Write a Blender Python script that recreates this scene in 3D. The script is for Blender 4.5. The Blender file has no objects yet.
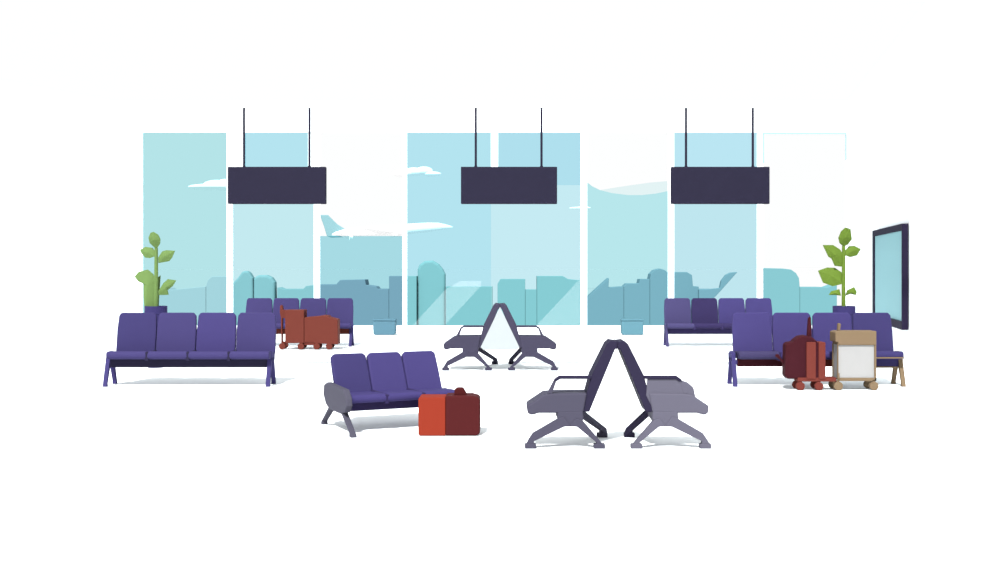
import bpy, bmesh, math, random
from mathutils import Vector, Matrix
random.seed(4)
SC = bpy.context.scene
COL = SC.collection
PI = math.pi

# ------------------------------------------------------------------ camera
F, HZ, EYE = 1100.0, 269.0, 1.36          # focal length in pixels, horizon row, eye height
cam = bpy.data.cameras.new('camera'); cam.sensor_width = 36.0; cam.sensor_fit = 'HORIZONTAL'
cam.lens = 36.0 * F / 1000.0
cam.shift_y = -(292.5 - HZ) / 1000.0
cam.clip_end = 60000
camo = bpy.data.objects.new('camera', cam); COL.objects.link(camo)
camo.location = (0, 0, EYE); camo.rotation_euler = (PI / 2, 0, 0)
SC.camera = camo

# ------------------------------------------------------------------ sky, sun, exposure
SKY = (1.00, 1.03, 1.045)
w = bpy.data.worlds.new('sky'); SC.world = w; w.use_nodes = True
bg = w.node_tree.nodes['Background']; bg.inputs[0].default_value = (*SKY, 1); bg.inputs[1].default_value = 1.0
SUN_S = 2.5
sun = bpy.data.lights.new('sun', 'SUN'); sun.energy = PI * SUN_S; sun.angle = math.radians(5)
sun.color = (0.985, 1.0, 1.0)
suno = bpy.data.objects.new('sun', sun); COL.objects.link(suno)
SUN_EL, SUN_AZ = math.radians(50), math.radians(-15)     # high, behind the viewer and a little to the left
sd = Vector((math.sin(SUN_AZ) * math.cos(SUN_EL), -math.cos(SUN_AZ) * math.cos(SUN_EL), math.sin(SUN_EL)))
suno.rotation_euler = sd.to_track_quat('Z', 'Y').to_euler()
suno.location = (0, -6, 12)
SC.view_settings.view_transform = 'Standard'
SC.view_settings.look = 'None'
SC.view_settings.exposure = 0.0
SC.view_settings.gamma = 1.0
SC.view_settings.use_curve_mapping = False

# ------------------------------------------------------------------ materials
def lin(c):
    c = c / 255.0
    return c / 12.92 if c <= 0.04045 else ((c + 0.055) / 1.055) ** 2.4
def L3(rgb): return [lin(v) for v in rgb]
MATS = {}
def mat(name, rgb, k=2.2, rough=0.7, spec=0.05, noise=0.02):
    """matte paint / fabric: rgb is the colour as seen in the light of the place, k the light falling on it"""
    if name in MATS: return MATS[name]
    m = bpy.data.materials.new(name); m.use_nodes = True
    nt = m.node_tree; b = nt.nodes['Principled BSDF']
    base = [min(0.97, v / q) for v, q in zip(L3(rgb), k if isinstance(k, (tuple, list)) else (k, k, k))]
    tex = nt.nodes.new('ShaderNodeTexNoise'); tex.inputs['Scale'].default_value = 14
    co = nt.nodes.new('ShaderNodeTexCoord'); nt.links.new(co.outputs['Object'], tex.inputs['Vector'])
    rmp = nt.nodes.new('ShaderNodeMixRGB'); rmp.blend_type = 'MIX'
    rmp.inputs[1].default_value = (*[v * (1 - noise) for v in base], 1)
    rmp.inputs[2].default_value = (*[min(1, v * (1 + noise)) for v in base], 1)
    nt.links.new(tex.outputs['Fac'], rmp.inputs[0]); nt.links.new(rmp.outputs[0], b.inputs['Base Color'])
    b.inputs['Roughness'].default_value = rough
    b.inputs['Specular IOR Level'].default_value = spec
    MATS[name] = m
    return m
def glass(name, rgb):
    """tinted architectural glass: rgb is the colour of the sky through it (both faces tint)"""
    if name in MATS: return MATS[name]
    m = bpy.data.materials.new(name); m.use_nodes = True
    nt = m.node_tree; nt.nodes.clear()
    out = nt.nodes.new('ShaderNodeOutputMaterial'); t = nt.nodes.new('ShaderNodeBsdfTransparent')
    T = [min(1.0, math.sqrt(v / s)) for v, s in zip(L3(rgb), SKY)]
    t.inputs[0].default_value = (*T, 1)
    nt.links.new(t.outputs[0], out.inputs[0]); MATS[name] = m
    return m
def glare_mat(name, f):  # see-through whitish layer that paints glare onto a pane
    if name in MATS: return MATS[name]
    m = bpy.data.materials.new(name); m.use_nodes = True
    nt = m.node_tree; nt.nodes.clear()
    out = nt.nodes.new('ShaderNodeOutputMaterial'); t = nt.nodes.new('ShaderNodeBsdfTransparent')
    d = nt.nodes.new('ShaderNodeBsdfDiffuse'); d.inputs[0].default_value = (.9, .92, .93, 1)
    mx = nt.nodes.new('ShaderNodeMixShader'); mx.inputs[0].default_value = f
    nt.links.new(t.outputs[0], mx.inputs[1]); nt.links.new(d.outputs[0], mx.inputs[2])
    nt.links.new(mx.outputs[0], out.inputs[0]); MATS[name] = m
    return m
WHITE = mat('white_paint', (250, 253, 254), 1.09, noise=0.004, spec=0.0)
FLOORM = mat('white_floor', (249, 252, 253), 1.1, noise=0.004, spec=0.0)

# ------------------------------------------------------------------ mesh helpers
def X(px, D): return (px - 500.0) * D / F
def Z(py, D): return EYE - (py - HZ) * D / F
def new(): return bmesh.new()
def add_prism(bm, pts, y0, y1, f=None):
    """closed outline pts (x,z) swept from y0 to y1; f maps a point to its place"""
    f = f or (lambda p: p)
    a = [bm.verts.new(f(Vector((x, y0, z)))) for x, z in pts]
    b = [bm.verts.new(f(Vector((x, y1, z)))) for x, z in pts]
    n = len(pts)
    bm.faces.new(a); bm.faces.new(b[::-1])
    for i in range(n):
        bm.faces.new((a[i], b[i], b[(i + 1) % n], a[(i + 1) % n]))
def add_box(bm, x0, x1, y0, y1, z0, z1, f=None):
    add_prism(bm, [(x0, z0), (x1, z0), (x1, z1), (x0, z1)], y0, y1, f)
def add_prism_x(bm, pts, x0, x1, f=None):
    """outline (y,z) swept along x"""
    g = f or (lambda p: p)
    add_prism(bm, pts, x0, x1, lambda p: g(Vector((p.y, p.x, p.z))))
def add_bar(bm, a, b, ra, rb, seg=10):
    a, b = Vector(a), Vector(b); d = (b - a).normalized()
    u = d.orthogonal().normalized(); v = d.cross(u)
    A = [bm.verts.new(a + ra * (math.cos(2 * PI * i / seg) * u + math.sin(2 * PI * i / seg) * v)) for i in range(seg)]
    B = [bm.verts.new(b + rb * (math.cos(2 * PI * i / seg) * u + math.sin(2 * PI * i / seg) * v)) for i in range(seg)]
    bm.faces.new(A[::-1]); bm.faces.new(B)
    for i in range(seg):
        j = (i + 1) % seg; bm.faces.new((A[i], A[j], B[j], B[i]))
def add_lathe(bm, prof, cx=0, cy=0, seg=24):
    rings = [[bm.verts.new((cx + r * math.cos(2 * PI * i / seg), cy + r * math.sin(2 * PI * i / seg), z)) for i in range(seg)] for r, z in prof]
    for a, b in zip(rings, rings[1:]):
        for i in range(seg):
            j = (i + 1) % seg; bm.faces.new((a[i], a[j], b[j], b[i]))
    bm.faces.new(rings[0][::-1]); bm.faces.new(rings[-1])
def obj(name, bm, m, parent=None, bevel=0.0, smooth=False, kind=None, label=None, seg=2):
    bmesh.ops.recalc_face_normals(bm, faces=bm.faces)
    me = bpy.data.meshes.new(name); bm.to_mesh(me); bm.free()
    o = bpy.data.objects.new(name, me); COL.objects.link(o); me.materials.append(m)
    if parent: o.parent = parent
    if bevel:
        md = o.modifiers.new('bevel', 'BEVEL'); md.width = bevel; md.segments = seg; md.limit_method = 'ANGLE'; md.angle_limit = math.radians(35)
    if smooth:
        for p in me.polygons: p.use_smooth = True
    if kind: o['kind'] = kind
    if label: o['label'] = label
    return o
def tag(o, label, cat, group=None):
    o['label'] = label; o['category'] = cat
    if group: o['group'] = group
    return o
def thing(name, label, cat, loc=(0, 0, 0), rz=0, group=None, scale=1.0):
    o = bpy.data.objects.new(name, None); COL.objects.link(o); o.empty_display_size = .2
    o.location = loc; o.rotation_euler = (0, 0, rz); o.scale = (scale,) * 3
    return tag(o, label, cat, group)
def rel(base):
    b = Vector(base)
    return lambda p: p - b
def pxp(bm, pts, D, y0, y1, base):
    """outline given in photo pixels at distance D, as real size outline, swept from y0 to y1 (local to base)"""
    add_prism(bm, [(X(a, D), Z(b, D)) for a, b in pts], D + y0, D + y1, rel(base))
def rect(x0, y0, x1, y1): return [(x0, y0), (x1, y0), (x1, y1), (x0, y1)]

# ------------------------------------------------------------------ the setting
WD = 23.5                                   # distance of the window wall
WTOP, WT = 4.9, 0.06                        # wall height, thickness
def wr(D): return 5.93 + 0.198 * (D - 16.0)       # right wall line
def wl(D): return -8.15 - 0.45 * (WD - D)       # left wall line
bm = new()
outl = [(wl(-3), -3), (wr(-3), -3), (wr(WD), WD), (wl(WD), WD)]
lo = [bm.verts.new((x, y, -0.3)) for x, y in outl]; hi = [bm.verts.new((x, y, 0)) for x, y in outl]
bm.faces.new(hi); bm.faces.new(lo[::-1])
for i in range(4): bm.faces.new((lo[i], lo[(i + 1) % 4], hi[(i + 1) % 4], hi[i]))
obj('floor', bm, FLOORM, kind='structure')
def side_wall(name, fn, sgn):
    bm = new()
    a0, a1 = fn(8.0), fn(WD + WT)
    pts = [(a0, 8.0), (a1, WD + WT), (a1 + sgn * .15, WD + WT), (a0 + sgn * .15, 8.0)]
    lo = [bm.verts.new((x, y, -0.3)) for x, y in pts]; hi = [bm.verts.new((x, y, WTOP)) for x, y in pts]
    bm.faces.new(hi); bm.faces.new(lo[::-1])
    for i in range(4): bm.faces.new((lo[i], lo[(i + 1) % 4], hi[(i + 1) % 4], hi[i]))
    obj(name, bm, WHITE, kind='structure')
side_wall('wall_right', wr, 1)
side_wall('wall_left', wl, -1)
# window wall: masonry round the openings
bm = new()
YT, YB = 132.5, 325.5
def wb(x0, y0, x1, y1): add_box(bm, X(x0, WD), X(x1, WD), WD, WD + WT, Z(y1, WD), Z(y0, WD))
zt = HZ - (WTOP - EYE) * F / WD; zf = HZ + (EYE + 0.3) * F / WD
xl, xr = 500 + wl(WD) * F / WD, 500 + wr(WD) * F / WD
wb(xl, zt, xr, YT); wb(xl, YB, xr, zf)
for a, b in ((xl, 143), (227, 233), (314, 320), (402.5, 407), (580.5, 587), (668, 674), (757, 763), (846, xr)): wb(a, YT, b, YB)
wb(491, YT, 498, 185)
wb(233, YT, 245, 185); wb(308, YT, 314, 185)
obj('wall_back', bm, WHITE, kind='structure')
# white ceiling beam the signs hang from
SD = 14.0
bm = new(); zb = Z(108, SD)
add_box(bm, wl(SD), wr(SD), SD - .03, SD + .03, zb, zb + .07)
obj('trim_1', bm, WHITE, kind='structure')

G = {}
def window(n, panes, strips=(), framecol=None, framepx=None):
    t = bpy.data.objects.new('window_%d' % n, None); COL.objects.link(t); t['kind'] = 'structure'
    x0 = min(p[0] for q in panes for p in q[0]); x1 = max(p[0] for q in panes for p in q[0])
    base = (X((x0 + x1) / 2, WD), WD, Z(YB, WD)); t.location = base
    for pts, m in panes:
        b = new(); pxp(b, pts, WD, .02, .032, base); obj('glass', b, m, t)
    for pts, f in strips:  # diagonal glare bands painted as thin pale strips on the glass
        b = new(); pxp(b, pts, WD, .012, .0155, base); obj('glare_strip', b, glare_mat('painted_glare', f), t)
    if framepx is None:
        b = new(); fw = 1.6
        for r in ((x0 - fw, YT - fw, x1 + fw, YT), (x0 - fw, YB, x1 + fw, YB + fw), (x0 - fw, YT, x0, YB), (x1, YT, x1 + fw, YB)):
            if n == 5 and r[2] <= x0: r = (496.4, YT, 498, 185)
            if n == 4 and r[0] >= x1: r = (491, YT, 492.6, 185)
            pxp(b, rect(*r), WD, -.02 + .0015 * n, -.001 + .00002 * n, base)
        obj('frame', b, WHITE, t)
    else:
        b = new()
        for r in framepx: pxp(b, rect(*r), WD, -.02, .0, base)
        obj('frame', b, framecol, t)
    return t
CLEAR = glass('clear_glass', (254, 255, 255))
window(1, [(rect(143, YT, 227, YB), glass('aqua_glass', (181, 228, 232)))])
window(2, [(rect(245, YT, 308, 185), glass('blue_glass', (181, 228, 240))), (rect(233, 185, 314, YB), glass('pale_glass', (196, 234, 240)))])
window(3, [(rect(320, YT, 402.5, 236), CLEAR), (rect(320, 236, 402.5, YB), glass('grey_aqua_glass', (167, 219, 228)))])
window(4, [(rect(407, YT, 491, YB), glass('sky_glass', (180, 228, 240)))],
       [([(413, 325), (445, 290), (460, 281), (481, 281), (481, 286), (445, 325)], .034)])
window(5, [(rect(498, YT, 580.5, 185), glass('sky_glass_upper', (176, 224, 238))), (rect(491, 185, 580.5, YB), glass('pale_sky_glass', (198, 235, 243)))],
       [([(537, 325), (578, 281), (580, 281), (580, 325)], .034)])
curve = [(587, 182), (592, 186), (600, 190), (612, 193), (628, 195), (642, 195), (656, 193.5), (668, 191)]
sliver = [(600, 190), (625, 186), (650, 182.5), (668, 181), (668, 191), (656, 193.5), (642, 195), (628, 195), (612, 193)]
window(6, [([(587, YT), (668, YT), (668, 181), (650, 182.5), (625, 186), (600, 190), (592, 186), (587, 182)], CLEAR),
           (sliver, glass('milky_glass', (228, 244, 245))),
           (curve + [(668, YB), (587, YB)], glass('aqua_glass_lower', (184, 231, 236)))])
window(7, [(rect(674, YT, 757, 185), glass('blue_glass_upper', (187, 230, 243))), (rect(674, 185, 757, YB), glass('blue_glass_lower', (191, 230, 239)))])
window(8, [(rect(763, YT, 846, YB), CLEAR)], framecol=mat('aqua_trim', (190, 232, 240), 2.2),
       framepx=((762.3, 132.5, 846.5, 134), (762.3, 134, 763.8, 163), (845.3, 134, 846.5, 160)))

# ------------------------------------------------------------------ outside: apron, city, trees, aircraft, clouds
GZ = -8.0
bm = new(); add_box(bm, -20000, 20000, 24.5, 40000, GZ - 1, GZ)
obj('apron', bm, mat('apron_concrete', (255, 255, 255), (2.87, 2.86, 2.83), spec=0.0, noise=0.0), kind='structure').name = 'floor_outside'
def city_mat(name, seen, through, k=2.5):
    m = [a / b for a, b in zip(L3(seen), L3(through))]
    s = [max(0, min(1, v)) for v in m]
    rgb = [255 * (12.92 * v if v <= .0031308 else 1.055 * v ** (1 / 2.4) - .055) for v in s]
    return mat(name, rgb, k, spec=0.0, noise=0.01)
M1 = city_mat('hazy_block', (164, 213, 223), (181, 228, 232))
M2 = city_mat('teal_foliage', (139, 203, 212), (196, 234, 240))
M3 = city_mat('slate_block', (121, 169, 190), (167, 219, 228))
M4 = city_mat('teal_block', (135, 205, 213), (180, 228, 240))
M5 = city_mat('teal_tower', (135, 205, 213), (198, 235, 243))
M6 = city_mat('blue_grey_block', (125, 181, 198), (184, 231, 236))
M7 = city_mat('blue_grey_facade', (125, 181, 198), (191, 230, 239))
M8 = city_mat('aqua_block', (140, 204, 213), (255, 255, 255))
CG = 'buildings on the skyline outside the windows'
def block(name, label, pts, D, thick, m, cat='building', group=CG):
    """pts: roof outline in pixels from left to right; walls go down to the apron"""
    x0, x1 = pts[0][0], pts[-1][0]
    base = (X((x0 + x1) / 2, D), D, GZ)
    o = [(X(a, D), Z(b, D)) for a, b in pts] + [(X(x1, D), GZ), (X(x0, D), GZ)]
    bm = new(); add_prism(bm, o, D, D + thick * .38, rel(base))
    ob = obj(name, bm, m, bevel=.05); ob.location = base
    return tag(ob, label, cat, group)
def tree(label, pts, D, m):
    """pts: crown outline in pixels, left to right; clipped street tree on a trunk"""
    xs = [p[0] for p in pts]; cx = (min(xs) + max(xs)) / 2
    base = (X(cx, D), D, GZ)
    t = thing('tree', label, 'tree', base, group='trees outside the windows')
    o = [(X(a, D), Z(b, D)) for a, b in pts]
    bm = new(); add_prism(bm, o, D - .8, D + .8, rel(base)); obj('crown', bm, m, t, bevel=.35, seg=3)
    bm = new(); add_bar(bm, (0, 0, 0), (0, 0, 3.5), .35, .25); obj('trunk', bm, m, t)
B = 150
block('building', 'long low hazy block behind the left plant, in the leftmost window', [(110, 288), (168, 288), (171, 290), (190, 288), (205.8, 286.5)], B, 8, M1)
block('building', 'taller hazy block at the right edge of the leftmost window', [(206, 286), (208, 280), (212, 276.5), (227.8, 276.5)], B, 8, M1)
tree('pointed teal tree at the left edge of the second window', [(231, 334), (231, 287), (233, 284), (239, 277.5), (243, 272), (246, 270.5), (250, 271.5), (254, 278), (254.3, 290), (254.3, 334)], B + 1.5, M2)
tree('round teal tree right of the pointed tree, in the second window', [(254.6, 334), (254.6, 279), (256, 276.5), (260, 275), (268, 275), (273, 277.5), (276, 282), (277, 334)], B + 1.5, M2)
block('building', 'low teal building right of the round tree in the second window', [(277.2, 287.5), (278, 287.5), (282, 289), (303, 289), (306, 286), (316.8, 284.5)], B, 8, M2)
block('building', 'slate blue stepped building in the window where the airplane tail shows', [(317.2, 284.5), (336, 284.5), (340, 280), (365, 279.5), (366, 285), (376, 286.5), (378, 289), (388.8, 289)], B, 10, M3)
block('building', 'tall slate blue block beside the stepped slate building', [(389, 276), (404.7, 276)], B, 7, M3)
block('building', 'teal block left of the tall round tree', [(405, 276), (416.5, 276)], B, 6, M4)
tree('tall round-topped teal tree in the window left of the middle', [(418, 334), (418, 269), (420, 264.5), (425, 261), (433, 260.5), (439, 264), (443, 269), (445.5, 274), (445.5, 334)], B + 1.5, M4)
block('building', 'low teal building right of the tall round-topped tree', [(446, 286.5), (492.5, 286.5)], B, 6, M4)
block('building', 'teal tower block left of the square gap, above the rear grey seats', [(497.5, 284), (500.5, 279), (525.2, 279)], B, 7, M5)
block('building', 'low teal link between the two teal tower blocks', [(525.4, 289.5), (536.8, 289.5)], B, 4, M5)
block('building', 'teal tower block right of the square gap, sloping off to the right', [(537, 276), (563, 276), (568, 279), (582.5, 280.5)], B, 7, M5)
block('building', 'blue grey building with a sloped left roof and a spike', [(583, 303), (587, 298), (600, 286), (609, 278), (608.5, 287.5), (623.8, 286.5)], B, 8, M6)
block('building', 'blue grey building with two roof steps left of the domed block', [(624, 286.5), (627, 283.5), (639, 283.5), (640, 279), (649.8, 279)], B, 8, M6)
block('building', 'blue grey dome-topped block left of the pale window post', [(650, 279), (651, 274), (655, 270), (660, 268.5), (665, 270), (668, 273), (671, 276)], B, 8, M6)
block('building', 'blue grey round-shouldered block right of the pale window post', [(671.4, 275), (676, 272), (687, 272), (692, 275), (693, 286), (698.8, 286.5), (698.9, 289)], B, 8, M7)
block('building', 'low blue grey shed at the foot of the building with the slanted edge', [(699, 289), (713, 289)], B, 8, M7)
base = (X(712, B - 4), B - 4, GZ); bm = new()
pxp(bm, [(699, 338), (710, 338), (711, 301), (717, 295), (737.5, 272), (731, 272.5), (726, 275), (721.5, 281), (720, 288), (706, 289.5), (699, 289.5)], B - 4, 0, .9, base)
o = obj('tail_fin', bm, M7, bevel=.05); o.location = base  # building silhouette; its slanted right edge stands in for glare covering the rest
tag(o, 'blue grey building with its edge slanted after window glare, above the rear right bench', 'tail fin', 'aircraft outside the windows')
block('building', 'tall aqua block with a rounded corner, in the window nearest the wall screen', [(763.5, 268), (783, 268.5), (791, 269.5), (796, 273), (799, 278), (799.8, 287)], B, 8, M8)
block('building', 'low aqua block behind the right plant', [(800, 287), (822, 287), (827, 287.5), (837, 284)], B, 8, M8)

WHT = mat('aircraft_white', (255, 255, 255), 1.03, spec=0.0, noise=0.0)
FIN = mat('aqua_tail_paint', (168, 220, 229), 2.55, spec=0.0, noise=0.0)
PD = 250.0
pb = (X(395, PD), PD, Z(230, PD))
pl = thing('airplane', 'white airliner climbing to the right, its aqua tail fin showing', 'airplane', pb, group='aircraft outside the windows')
u = PD / F
bm = new()
fus = [(329, 235.5, .6), (336, 233.8, 2.2), (345, 232.8, 3.8), (360, 231.7, 4.8), (385, 230.4, 5.2), (410, 228.8, 5.2), (428, 227.4, 4.8), (438, 226.8, 4.0), (445, 226.8, 2.6), (450, 227, 1.4), (453, 227.2, .3)]
rings = []
for px, py, r in fus:
    c = Vector((X(px, PD), PD, Z(py, PD))) - Vector(pb)
    rings.append([bm.verts.new(c + Vector((0, math.cos(2 * PI * i / 24) * r * u, math.sin(2 * PI * i / 24) * r * u))) for i in range(24)])
for a, b in zip(rings, rings[1:]):
    for i in range(24): bm.faces.new((a[i], a[(i + 1) % 24], b[(i + 1) % 24], b[i]))
bm.faces.new(rings[0][::-1]); bm.faces.new(rings[-1])
obj('fuselage', bm, WHT, pl, smooth=True)
bm = new(); pxp(bm, [(320, 215), (328, 215), (337, 224), (348, 231), (354, 234), (345, 237), (331, 237.5), (327, 236), (324, 226)], PD, -.3, .3, pb)
obj('tail_fin', bm, FIN, pl, bevel=.1, label='aqua tail fin')
def wing(name, root0, root1, tipx0, tipx1, py, s, span, dih, th, m=WHT):
    bm = new()
    def pt(px, yy, zz): return Vector((X(px, PD), PD + yy, Z(py, PD) + zz)) - Vector(pb)
    ys = s * 0.9; yt = s * span
    vs = [pt(root0, ys, 0), pt(root1, ys, 0), pt(tipx1, yt, dih), pt(tipx0, yt, dih)]
    lo = [bm.verts.new(v) for v in vs]; hi = [bm.verts.new(v + Vector((0, 0, th))) for v in vs]
    bm.faces.new(lo[::-1]); bm.faces.new(hi)
    for i in range(4): bm.faces.new((lo[i], lo[(i + 1) % 4], hi[(i + 1) % 4], hi[i]))
    obj(name, bm, m, pl, bevel=.05)
for s in (-1, 1):
    wing('wing', 378, 406, 366, 373, 234.3, s, 13, .9, .35)
    wing('tailplane', 341, 352, 339, 344, 236, s, 5, .3, .25)
bm = new(); pxp(bm, [(341, 236), (347, 234), (352, 231.5), (354, 237), (353, 238.5), (351.5, 236.5), (350.5, 240), (346, 238)], PD, -1.6, -1.2, pb)
obj('elevator', bm, WHT, pl)
for s in (-1, 1):
    bm = new(); add_bar(bm, Vector((X(388, PD), PD + s * 4.2, Z(233.6, PD) - .2)) - Vector(pb), Vector((X(399, PD), PD + s * 4.2, Z(233, PD) - .2)) - Vector(pb), .45, .6, 16)
    obj('engine', bm, WHT, pl)
def cloud(label, puffs, D=500):
    cx = sum(p[0] for p in puffs) / len(puffs); cy = max(p[1] + p[3] for p in puffs)
    base = Vector((X(cx, D), D, Z(cy, D)))
    bm = new()
    for px, py, rx, ry in puffs:
        r = bmesh.ops.create_icosphere(bm, subdivisions=3, radius=1)
        for v in r['verts']:
            v.co = Vector((X(px, D) - base.x + v.co.x * rx * D / F, v.co.y * rx * .6 * D / F, max(0, Z(py, D) - base.z + v.co.z * ry * D / F)))
    o = obj('cloud', bm, WHT, smooth=True); o.location = base
    tag(o, label, 'cloud', 'clouds')
cloud('white cloud tapering to the left in the leftmost window', [(209, 187, 21, 3), (217, 185, 14, 5), (225, 185, 10, 6), (229, 185, 12, 6)])
cloud('small white flat-bottomed cloud at the left edge of the fourth window', [(404, 173.5, 12, 4), (414, 172, 10, 4.5), (424, 171, 9, 4.5), (432, 174, 9.5, 2.5)])
cloud('thin white cloud streak right of the middle sign', [(578, 208.2, 9, 1.2), (583, 208, 8, 1.5)])

# ------------------------------------------------------------------ furniture materials
K = 3.3
PUR = mat('violet_upholstery', (91, 82, 143), K)
PURD = mat('deep_violet_upholstery', (84, 76, 136), K)
PURM = mat('muted_violet_upholstery', (98, 90, 143), K)
PURN = mat('night_violet_upholstery', (73, 62, 113), K)
PURG = mat('greyed_violet_upholstery', (88, 80, 126), K)
PURB = mat('bright_violet_upholstery', (93, 83, 150), K)
LEGP = mat('violet_metal', (91, 82, 148), K)
DARK = mat('dark_violet_metal', (46, 42, 66), 1.9)
DARK2 = mat('plum_metal', (70, 60, 108), 2.6)
BROWN = mat('red_brown_leather', (144, 76, 66), (3.2,3.6,3.85))
MAROON = mat('dark_maroon_leather', (92, 42, 52), (3.6,4.8,4.4))
REDB = mat('brick_red_leather', (152, 77, 68), (3.3,3.7,3.85))
ORANGE = mat('orange_red_leather', (194, 76, 56), (3.25,3.6,4.05))
MAR2 = mat('maroon_leather', (110, 48, 50), (3.35,4.2,4.2))
BEIGE = mat('beige_metal', (172, 148, 118), (3.25,3.4,3.5))
LGREY = mat('light_grey_panel', (230, 230, 231), (3.3,3.4,3.5))
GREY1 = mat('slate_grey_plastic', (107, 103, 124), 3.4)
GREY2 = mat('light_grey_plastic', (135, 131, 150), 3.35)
GREY3 = mat('blue_grey_plastic', (95, 90, 115), 3.5)
GREYC = mat('warm_grey_plastic', (112, 109, 127), 3.4)
PLUM = mat('plum_upholstery', (69, 62, 92), 3.65)
SIGN = mat('charcoal_violet_panel', (61, 57, 82), 3.6)
SCRF = mat('dark_screen_frame', (52, 49, 72), (2.9,3.4,2.8))
SCR = mat('aqua_screen', (165, 214, 221), 1.78)
LEAF1 = mat('sage_leaf', (131, 163, 94), 2.5)
LEAF2 = mat('green_leaf', (127, 157, 62), 2.72)
POT = mat('violet_planter', (80, 72, 135), 3.4)

# ------------------------------------------------------------------ rows of joined seats
def row_bench(label, loc, rz, n, pw, backs, seats, beam, legs, group, sc=1.0, hs=1.0, rec=14, shoe=DARK, spread=(.22, .22), lx=(-.03, -.035)):
    t = thing('bench', label, 'bench', loc, rz, group)
    rec = math.radians(rec)
    def S(p): return Vector((p.x, p.y * sc, p.z * hs))
    for i in range(n):
        cx = (i + .5) * pw
        # seat cushion
        bm = new()
        prof = [(-.27, .345), (-.268, .385), (-.235, .41), (0, .40), (.21, .385), (.21, .31), (-.2, .315), (-.25, .325)]
        add_prism_x(bm, prof, cx - .485 * pw, cx + .485 * pw, S)
        obj('seat', bm, seats[i], t, bevel=.012)
        # reclined backrest, narrower at the top
        bm = new(); a = .494 * pw; b = .445 * pw
        out = [(-a, 0), (a, 0), (a, .29), (b + .012, .46), (b - .015, .495), (-b + .015, .495), (-b - .012, .46), (-a, .29)]
        def RB(p): return S(Vector((cx + p.x, .165 + p.z * math.sin(rec) + p.y * math.cos(rec), .365 + p.z * math.cos(rec) - p.y * math.sin(rec))))
        add_prism(bm, out, 0, .065, RB)
        obj('backrest', bm, backs[i], t, bevel=.014)
        if i:
            bm = new(); add_box(bm, i * pw - .018, i * pw + .018, -.262, .19, .30, .40, S)
            obj('bracket', bm, shoe, t, bevel=.006)
    bm = new(); add_box(bm, .01, n * pw - .01, -.10, .0, .215, .315, S)
    if isinstance(beam, list):
        bm.free()
        for a, b, m in beam:
            bm = new(); add_box(bm, a, b, -.10, .0, .225, .315, S); obj('beam', bm, m, t, bevel=.006)
    else: obj('beam', bm, beam, t, bevel=.006)
    for e, (xx, m) in enumerate(((lx[0], legs[0]), (n * pw + lx[1], legs[1]))):
        fr = new()
        add_prism_x(fr, [(-.1, .28), (.14, .28), (.17, .37), (.06, .40), (-.1, .385)], xx - .025, xx + .025, S)
        f = obj('leg_frame', fr, m, t, bevel=.008)
        for sgn in (-1, 1):
            bm = new()
            y1 = sgn * spread[e]
            add_prism_x(bm, [(sgn * .01, .33), (sgn * .10, .33), (y1 + sgn * .015, .03), (y1 + sgn * .03, 0), (y1 - sgn * .04, 0), (y1 - sgn * .035, .04)], xx - .025, xx + .025, S)
            obj('leg', bm, m, f, bevel=.006)
        bm = new(); add_box(bm, min(xx, xx + (.06 if e == 0 else -.06)), max(xx, xx + (.06 if e == 0 else -.06)), -.08, -.02, .25, .30, S)
        obj('beam_bracket', bm, m, f)
    return t
g4 = 'violet four-seat benches'
A0 = -4.546; AW = (-2.656 - A0) / 4
row_bench('violet four-seat bench in front of the left potted plant', (A0, 12.87, 0), 0, 4, AW, [PURD, PUR, PURB, PUR], [PUR] * 4, DARK, (LEGP, LEGP), g4, sc=.75, lx=(-.015, -.025))
B0 = -4.53; BW = (-2.61 - B0) / 4
row_bench('violet four-seat bench by the window behind the brown bags', (B0, 19.4, 0), 0, 4, BW, [PUR] * 4, [PUR] * 4, BROWN, (LEGP, LEGP), g4, sc=.75, lx=(-.02, -.01))
F0 = 2.92; FW = (4.85 - F0) / 4
row_bench('violet bench by the window whose second seat is much darker', (F0, 19.4, 0), 0, 4, FW, [PURM, PURN, PURB, PURB], [PURM, PURN, PURN, PURB], DARK2, (PURM, LEGP), g4, sc=.75, lx=(.01, .02), shoe=DARK2)
G0 = 2.755; GW = (4.66 - G0) / 4
gb = row_bench('violet bench with a beige right leg, behind the maroon suitcase and the beige cart', (G0, 12.87, 0), 0, 4, GW, [PURB, PURB, PURB, PURD], [PURG, PURB, PURB, PURD],
    [(.01, 1.1 * GW, MAROON), (1.1 * GW, 2.7 * GW, REDB), (2.7 * GW, 4 * GW - .01, PURD)], (LEGP, BEIGE), g4, sc=.75, lx=(-.037, .0), shoe=PURN)
bm = new(); add_box(bm, 2.7 * GW, 4 * GW, -.082, -.06, .21, .226); add_box(bm, 2.7 * GW, 4 * GW - .01, -.212, -.2, .33, .345); obj('edge_strip', bm, BEIGE, gb, label='beige edge strip')

# the turned three-seat bench with a grey end panel
ca = math.radians(25)
CL = Vector((X(341.5, 9.28), 9.28, 0))
row = row_bench('low violet three-seat bench turned to the right, with a grey end panel', CL, ca, 3, .328, [PURD, PURB, PURB], [PURB] * 3, PURN, (GREYC, PURN), 'turned bench', hs=.77, sc=.88, rec=26, shoe=PURN, spread=(.48, .25), lx=(-.03, -.03))
bm = new(); add_prism_x(bm, [(-.36, .32), (-.35, .40), (-.27, .49), (.26, .51), (.36, .47), (.38, .36), (.30, .26), (.18, .21), (-.18, .21), (-.31, .25)], -.06, -.006, lambda p: Vector((p.x, p.y * .93, p.z * .755)))
obj('end_panel', bm, GREYC, row, bevel=.01, label='grey end panel')

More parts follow.
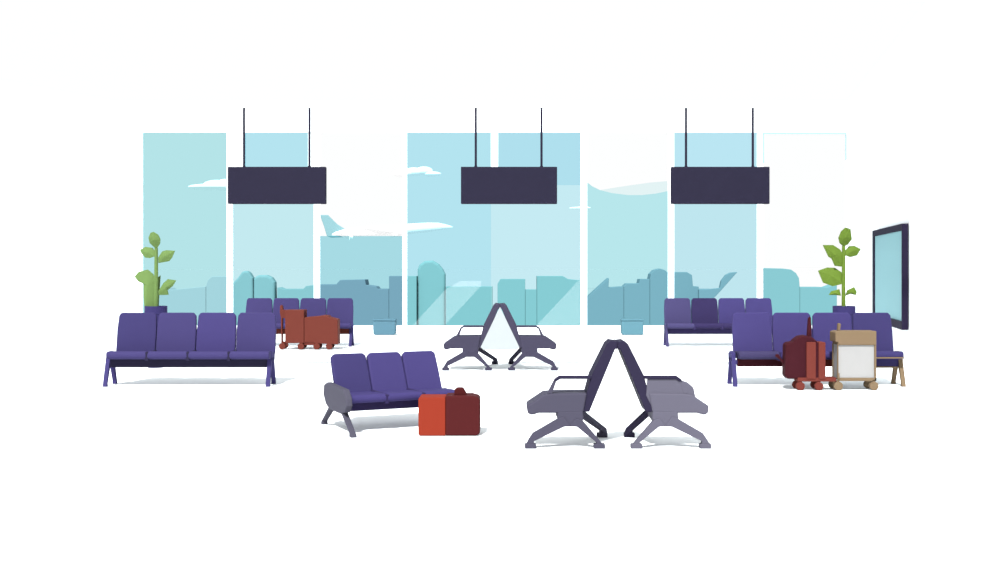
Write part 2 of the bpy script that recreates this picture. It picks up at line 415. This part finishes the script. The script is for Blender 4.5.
# ------------------------------------------------------------------ back-to-back seats seen from the side
def pair_seat(label, px, D, sc, back, left, right, side, W=.28, RY=.55, infill=None):
    t = thing('back_to_back_seat', label, 'seat', (X(px, D), D, 0), 0, 'back-to-back seats')
    def S(p): return Vector((p.x * sc, p.y, p.z * sc))
    def M(pts, s): return [(s * x, z) for x, z in pts]
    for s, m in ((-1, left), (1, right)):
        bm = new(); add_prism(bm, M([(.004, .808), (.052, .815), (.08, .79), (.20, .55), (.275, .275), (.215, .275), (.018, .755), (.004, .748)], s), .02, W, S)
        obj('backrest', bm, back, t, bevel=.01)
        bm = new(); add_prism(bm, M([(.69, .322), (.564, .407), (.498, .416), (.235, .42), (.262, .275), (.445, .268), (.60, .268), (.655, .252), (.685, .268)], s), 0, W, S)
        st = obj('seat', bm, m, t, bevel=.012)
        for yy in (.0,):
            bm = new(); add_prism(bm, M([(.20, .55), (.445, .55), (.48, .525), (.487, .508), (.462, .51), (.44, .526), (.205, .526)], s), yy, yy + .05, S)
            ar = obj('armrest', bm, back, t, bevel=.006)
            bm = new(); add_prism(bm, M([(.462, .52), (.487, .515), (.535, .42), (.50, .41)], s), yy + .01, yy + .04, S)
            obj('armrest_post', bm, m, ar, bevel=.004)
        if s == 1 and side:
            bm = new(); add_prism(bm, [(.225, .53), (.44, .53), (.53, .50), (.575, .46), (.59, .39), (.5, .3), (.27, .29), (.215, .40)], .012, .04, S)
            obj('side_panel', bm, side, t, bevel=.008)
        # pedestal with four splayed legs
        c = s * .36
        bm = new(); add_prism(bm, [(c - .095, .285), (c + .095, .285), (c + .10, .22), (c + .06, .165), (c - .06, .165), (c - .10, .22)], .0, W, S)
        pd = obj('pedestal', bm, m, t, bevel=.01)
        for kind in ('outer', 'inner', 'rear'):
            q = s if kind == 'outer' else -s
            fx = c + q * {'outer': .345, 'inner': .262, 'rear': .335 if s < 0 else .25}[kind]
            y0 = -.006 if kind != 'rear' else W - .03
            mm = back if (s == 1 and side and kind == 'rear') else m
            sh = (RY - y0) if kind == 'rear' else 0
            def SK(p): return S(Vector((p.x, p.y + sh * min(1, max(0, (.26 - p.z) / .22)), p.z)))
            bm = new()
            if kind == 'outer': o_ = [(c + q * .05, .245), (c + q * .095, .225), (fx - q * .06, .115), (fx - q * .03, .07), (fx, .012), (fx - q * .075, .012), (fx - q * .068, .055), (c + q * .05, .165), (c, .17)]
            elif kind == 'inner': o_ = [(c + q * .04, .23), (c + q * .09, .215), (fx - q * .04, .06), (fx, .012), (fx - q * .075, .012), (fx - q * .065, .045), (c + q * .05, .165), (c, .17)]
            else: o_ = [(c + q * .05, .275), (c + q * .10, .27), (fx - q * .01, .075), (fx, .012), (fx - q * .075, .012), (fx - q * .065, .055), (c + q * .07, .21), (c + q * .03, .22)]
            add_prism(bm, o_, y0, y0 + .055, SK)
            lg = obj('leg', bm, mm, t, bevel=.004)
            yf = y0 + sh
            bm = new(); add_box(bm, min(fx, fx - q * .085), max(fx, fx - q * .085), yf - .005, yf + .06, 0, .035, S)
            obj('foot', bm, mm, lg, bevel=.005)
    bm = new(); add_prism(bm, [(-.06, .795), (0, .812), (.06, .795), (.03, .76), (-.03, .76)], .03, W - .01, S)
    obj('top_rail', bm, back, t, bevel=.01)
    if infill:
        bm = new(); add_prism(bm, [(0, .775), (.235, .285), (.2, .25), (-.2, .25), (-.235, .285)], .012, .03, S)
        obj('divider_panel', bm, infill, t, label='pale divider panel')
    return t
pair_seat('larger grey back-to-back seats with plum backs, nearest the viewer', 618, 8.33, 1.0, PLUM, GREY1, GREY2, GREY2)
pair_seat('smaller dark grey back-to-back seats by the middle window', 500, 14.72, 1.1, GREY3, GREY3, GREY3, None, W=.4, RY=1.0, infill=mat('pale_divider', (237, 244, 246), 3.05))

# ------------------------------------------------------------------ luggage
def wheel(parent, base, px, py, r_px, D, y0, m, name='wheel'):
    bm = new(); r = r_px * D / F
    c = Vector((X(px, D), D + y0, max(Z(py, D), r))) - Vector(base)
    add_bar(bm, c, c + Vector((0, .05, 0)), r, r, 14)
    return obj(name, bm, m, parent, bevel=.004)
# two-tone bag beside the turned bench
D = 8.95; base = (X(449, D), D, 0)
t = thing('suitcase', 'two-tone orange and maroon suitcase beside the low turned bench', 'suitcase', base, group='luggage')
zb = 269 + 1496 / D - .3
bm = new(); pxp(bm, [(445.4, 396), (472, 396), (478, 397.5), (480, 399.5), (480, zb - 2.5), (477, zb), (445.4, zb)], D, 0, .24, base); obj('body', bm, MAR2, t, bevel=.012)
bm = new(); pxp(bm, [(420, 397.5), (445.4, 397.5), (445.4, zb), (420, zb), (418.3, zb - 1.5), (418.3, 399)], D, 0, .24, base); obj('side_compartment', bm, ORANGE, t, bevel=.006, label='orange side compartment')
bm = new(); pxp(bm, [(453.5, 396.5), (454, 391), (456.5, 389), (462.5, 389), (464.5, 392), (467, 396.5)], D, .09, .16, base); obj('handle', bm, MAR2, t, bevel=.008)
# maroon wheeled suitcase in front of the right bench
D = 12.33; base = (X(806, D), D, 0)
t = thing('suitcase', 'dark maroon wheeled suitcase with brick red bands, left of the beige cart', 'suitcase', base, group='luggage')
bm = new(); pxp(bm, [(785.3, 376), (786, 345), (788, 342.8), (794, 341.8), (795, 340), (800, 336.3), (806, 335.4), (813, 337.5), (818, 342), (818.5, 379), (788, 379)], D, 0, .16, base); obj('body', bm, MAROON, t, bevel=.015)
for a, b in ((806, 815.4), (818, 825)):
    bm = new(); pxp(bm, rect(a, 342, b, 379), D, -.03, .14, base); obj('band', bm, REDB, t, bevel=.01, label='brick red band')
bm = new(); pxp(bm, rect(815.2, 343, 818.2, 378), D, -.012, .15, base); obj('gusset', bm, MAROON, t)
bm = new(); pxp(bm, [(809.6, 338), (811, 319), (812.5, 317), (813.6, 318), (814.4, 338)], D, .1, .14, base); obj('pull_handle', bm, MAROON, t, bevel=.005)
bm = new(); pxp(bm, [(785.5, 365), (781.5, 360), (777.5, 357), (778.5, 354.8), (780.5, 355), (783.5, 359.5), (785.8, 361)], D, .08, .12, base); obj('side_handle', bm, MAROON, t, bevel=.004)
bm = new(); pxp(bm, rect(797.5, 377.5, 836, 381.5), D, -.02, .15, base); fr = obj('base_frame', bm, REDB, t, bevel=.006)
for px in (800, 818.5):
    for yy in (-.03, .12):
        wheel(t, base, px, 386, 4.3, D, yy, REDB)
        bm = new(); pxp(bm, rect(px - 1.8, 380.5, px + 1.8, 385), D, yy + .015, yy + .035, base); obj('wheel_fork', bm, REDB, fr)
# beige cart
D = 12.33; base = (X(856, D), D, 0)
t = thing('luggage_cart', 'beige cart with a light grey panel, right of the maroon suitcase', 'cart', base, group='luggage')
bm = new(); pxp(bm, [(835, 332), (839, 331), (876, 331), (876, 345), (838, 345), (837.5, 342), (835, 342)], D, -.02, .2, base); obj('top_tray', bm, BEIGE, t, bevel=.008)
bm = new(); pxp(bm, rect(838.2, 344.5, 874.2, 378.5), D, 0, .18, base); obj('panel_box', bm, LGREY, t, label='light grey panel box')
bm = new()
for yy in (-.015, .17):
    pxp(bm, rect(874, 344, 876, 381), D, yy, yy + .025, base); pxp(bm, rect(838, 377.8, 876, 381), D, yy, yy + .025, base); pxp(bm, rect(838, 373, 839.4, 381), D, yy, yy + .025, base)
    pxp(bm, rect(837.2, 344, 838.2, 381), D, yy, yy + .025, base)
fr = obj('frame', bm, BEIGE, t, bevel=.004)
bm = new(); pxp(bm, [(839.3, 331.5), (839.8, 324), (841, 323.4), (842.5, 324.3), (841.5, 331.5)], D, .05, .10, base); obj('handle', bm, BEIGE, t, bevel=.004)
for px in (837.8, 873.5):
    for yy in (-.03, .15):
        wheel(t, base, px, 386, 4.5, D, yy, BEIGE)
        bm = new(); pxp(bm, rect(px - 1.2, 380, px + 1.2, 386), D, yy + .015, yy + .035, base); obj('wheel_fork', bm, BEIGE, fr)
# brown bags by the rear left bench
D = 18.5; base = (X(292, D), D, 0)
t = thing('trolley_case', 'red-brown trolley case with a tall handle on its left side', 'suitcase', base, group='luggage')
bm = new(); pxp(bm, [(285, 318), (285, 310), (304, 310), (304, 343.2), (285, 343.2)], D, 0, .3, base); obj('body', bm, BROWN, t, bevel=.012)
bm = new(); pxp(bm, [(278.8, 306), (280.2, 305), (281.3, 306.5), (281.8, 310), (286, 310), (286, 318.5), (281.3, 318.5), (281.2, 342), (286, 342), (286, 343.5), (279.9, 343.5), (279.7, 318), (278.5, 313)], D, .1, .18, base); obj('pull_handle', bm, BROWN, t, bevel=.005)
for px in (282, 300.7):
    for yy in (.0, .25): wheel(t, base, px, 346.3, 3.3, D, yy, BROWN)
base = (X(321, D), D, 0)
t = thing('wheeled_bag', 'red-brown soft bag on wheels, right of the tall-handled trolley case', 'bag', base, group='luggage')
bm = new(); pxp(bm, [(304.2, 317.5), (318, 316.3), (323, 315.3), (328, 315.8), (329, 317.3), (337.6, 319.5), (338, 344.5), (316, 343.5), (304.2, 344)], D, 0, .28, base); obj('body', bm, BROWN, t, bevel=.012)
for px in (316.5, 329):
    for yy in (.0, .23): wheel(t, base, px, 346.3, 3.3, D, yy, BROWN)
bm = new(); pxp(bm, rect(304.5, 342.5, 314, 345), D, 0, .28, base); obj('base_rail', bm, BROWN, t)

# ------------------------------------------------------------------ hanging signs
for px0, px1, pa, pb2, lab in ((228.3, 326.2, 244, 309.5, 'blank dark hanging sign over the rear left bench'), (461, 557, 475.8, 541.5, 'blank dark hanging sign in the middle, over the rear grey seats'), (670.8, 769, 686, 752.8, 'blank dark hanging sign over the rear right bench')):
    base = (X((px0 + px1) / 2, SD), SD, Z(204, SD))
    t = thing('hanging_sign', lab, 'sign', base, group='hanging signs')
    bm = new(); pxp(bm, rect(px0, 167, px1, 204), SD, -.04, .04, base); obj('panel', bm, SIGN, t, bevel=.008)
    for px in (pa, pb2):
        bm = new(); add_bar(bm, Vector((X(px, SD), SD, Z(168, SD))) - Vector(base), Vector((X(px, SD), SD, Z(107.6, SD))) - Vector(base), .015, .015, 12)
        p = obj('pole', bm, SIGN, t)
        bm = new(); add_bar(bm, Vector((X(px, SD), SD, Z(167.2, SD))) - Vector(base), Vector((X(px, SD), SD, Z(166, SD))) - Vector(base), .02, .02, 12)
        obj('collar', bm, SIGN, p)

# ------------------------------------------------------------------ wall screen
wn = Vector((-1, .198, 0)).normalized(); along = Vector((.198, 1, 0)).normalized()
D1 = 15.9; P1 = Vector((X(902, D1), D1, 0))
base = P1.copy(); base.z = 0
def SP(p): return along * p.x - wn * p.y + Vector((0, 0, p.z))      # x along the wall, y into the wall
t = thing('wall_screen', 'large dark-framed aqua screen on the right wall behind the right plant', 'screen', P1)
Ls, zb_, zt_ = 3.12, Z(330, D1), Z(223.5, D1)
fwid = .1
bm = new()
off = (wr(D1) - P1.x)
dep = .085
add_box(bm, 0, Ls, 0, dep, zb_, zb_ + .12, SP); add_box(bm, 0, Ls, 0, dep, zt_ - .1, zt_, SP)
add_box(bm, 0, .05, 0, dep, zb_ + .12, zt_ - .1, SP); add_box(bm, Ls - .2, Ls, 0, dep, zb_ + .12, zt_ - .1, SP)
obj('frame', bm, SCRF, t)
bm = new(); add_box(bm, .05, Ls - .2, .02, .08, zb_ + .12, zt_ - .1, SP); obj('display_panel', bm, SCR, t)

# ------------------------------------------------------------------ potted plants
def plant(label, cx, D, m, leaves, stem, potx, pott):
    base = (X(cx, D), D, 0)
    t = thing('potted_plant', label, 'plant', base, group='potted plants')
    zp = Z(pott, D); r = (potx[1] - potx[0]) / 2 * D / F; pc = X((potx[0] + potx[1]) / 2, D) - base[0]
    bm = new(); add_lathe(bm, [(r * .72, 0), (r * .78, .03), (r * .95, zp - .12), (r, zp - .11), (r, zp), (r * .88, zp), (r * .86, zp - .04)], pc, 0, 32)
    obj('pot', bm, POT, t)
    bm = new()
    for (x0, y0), (x1, y1), w0, w1 in stem:
        add_bar(bm, (X(x0, D) - base[0], 0, Z(y0, D)), (X(x1, D) - base[0], 0, Z(y1, D)), w0 * D / F, w1 * D / F, 10)
    obj('stem', bm, m, t)
    for i, pts in enumerate(leaves):
        bm = new(); n_ = len(pts)
        rim = []
        dy = [-.05, .04, -.02, .05, -.04, .02][i % 6]
        ax, ay = pts[0]
        far = max(((px - ax) ** 2 + (py - ay) ** 2) ** .5 for px, py in pts)
        for px, py in pts:
            q = (((px - ax) ** 2 + (py - ay) ** 2) ** .5) / far
            rim.append(Vector((X(px, D) - base[0], dy * q * 1.5, Z(py, D))))
        c = sum(rim, Vector()) / n_; c.y -= .03
        f0 = [bm.verts.new(v) for v in rim]; b0 = [bm.verts.new(v + Vector((0, .012, 0))) for v in rim]
        cf = bm.verts.new(c); cb = bm.verts.new(c + Vector((0, .02, 0)))
        for k in range(n_):
            j = (k + 1) % n_
            bm.faces.new((f0[k], f0[j], cf)); bm.faces.new((b0[j], b0[k], cb)); bm.faces.new((f0[k], b0[k], b0[j], f0[j]))
        obj('leaf', bm, m, t)
def zz(pts, ox, oy, s): return [(ox + a / s, oy + b / s) for a, b in pts]
Lz = lambda p: zz(p, 90, 220, 3.25)
plant('tall sage green plant in a violet pot behind the left bench', 155.5, 15.2, LEAF1, [
    Lz([(212, 92), (196, 75), (194, 58), (202, 42), (212, 39), (226, 48), (232, 62), (230, 76), (218, 92)]),
    Lz([(210, 118), (192, 124), (176, 122), (163, 108), (157, 97), (176, 87), (200, 90), (210, 102)]),
    Lz([(222, 140), (222, 122), (236, 102), (250, 98), (278, 100), (268, 122), (258, 134)]),
    Lz([(178, 300), (172, 250), (170, 208), (152, 200), (139, 184), (152, 168), (182, 161), (200, 176), (208, 192), (224, 180), (222, 240), (220, 300)]),
    Lz([(222, 244), (222, 232), (240, 206), (256, 192), (284, 196), (272, 214), (254, 228), (257, 243)])],
    [((156.2, 312), (156.2, 248), 2.2, 1.7)], (145, 167), 306)
Rz = lambda p: zz(p, 710, 210, 3.081)
plant('tall bright green plant in a violet pot behind the right bench', 843.8, 15.2, LEAF2, [
    Rz([(412, 113), (398, 102), (393, 86), (400, 66), (413, 54), (428, 60), (434, 90), (424, 106)]),
    Rz([(416, 140), (418, 124), (432, 111), (448, 110), (469, 120), (456, 140), (434, 145)]),
    Rz([(408, 175), (384, 172), (374, 150), (364, 144), (346, 108), (378, 108), (400, 122), (412, 140)]),
    Rz([(408, 228), (380, 235), (352, 224), (338, 187), (366, 177), (388, 178), (408, 192)]),
    Rz([(418, 264), (420, 248), (440, 237), (448, 252), (446, 262), (432, 258)]),
    Rz([(404, 264), (400, 244), (376, 250), (368, 262), (386, 262)])],
    [((843.6, 312), (843.6, 246), 2.0, 1.6)], (833, 855), 306)

# ------------------------------------------------------------------ small bins by the windows
for x0, x1, m, lab in ((372.8, 395.5, mat('slate_blue_bin', (121, 169, 190), 3.2), 'small slate blue bin under the window right of the rear left bench'), (621.8, 643.8, mat('blue_grey_bin', (127, 182, 199), 3.2), 'small blue grey bin under the window left of the rear right bench')):
    D = 22.6; zb = 269 + 1496 / D
    base = (X((x0 + x1) / 2, D), D, 0)
    t = thing('waste_bin', lab, 'bin', base, group='bins by the windows')
    bm = new(); pxp(bm, [(x0, 321), (x1, 321), (x1 - .3, zb - 1.5), (x1 - 2, zb), (x0 + 2, zb), (x0 + .3, zb - 1.5)], D, 0, .3, base); obj('body', bm, m, t, bevel=.02)
    bm = new(); pxp(bm, rect(x0 - .3, 319, x1 + .3, 321), D, -.01, .31, base); obj('lid', bm, m, t, bevel=.015)
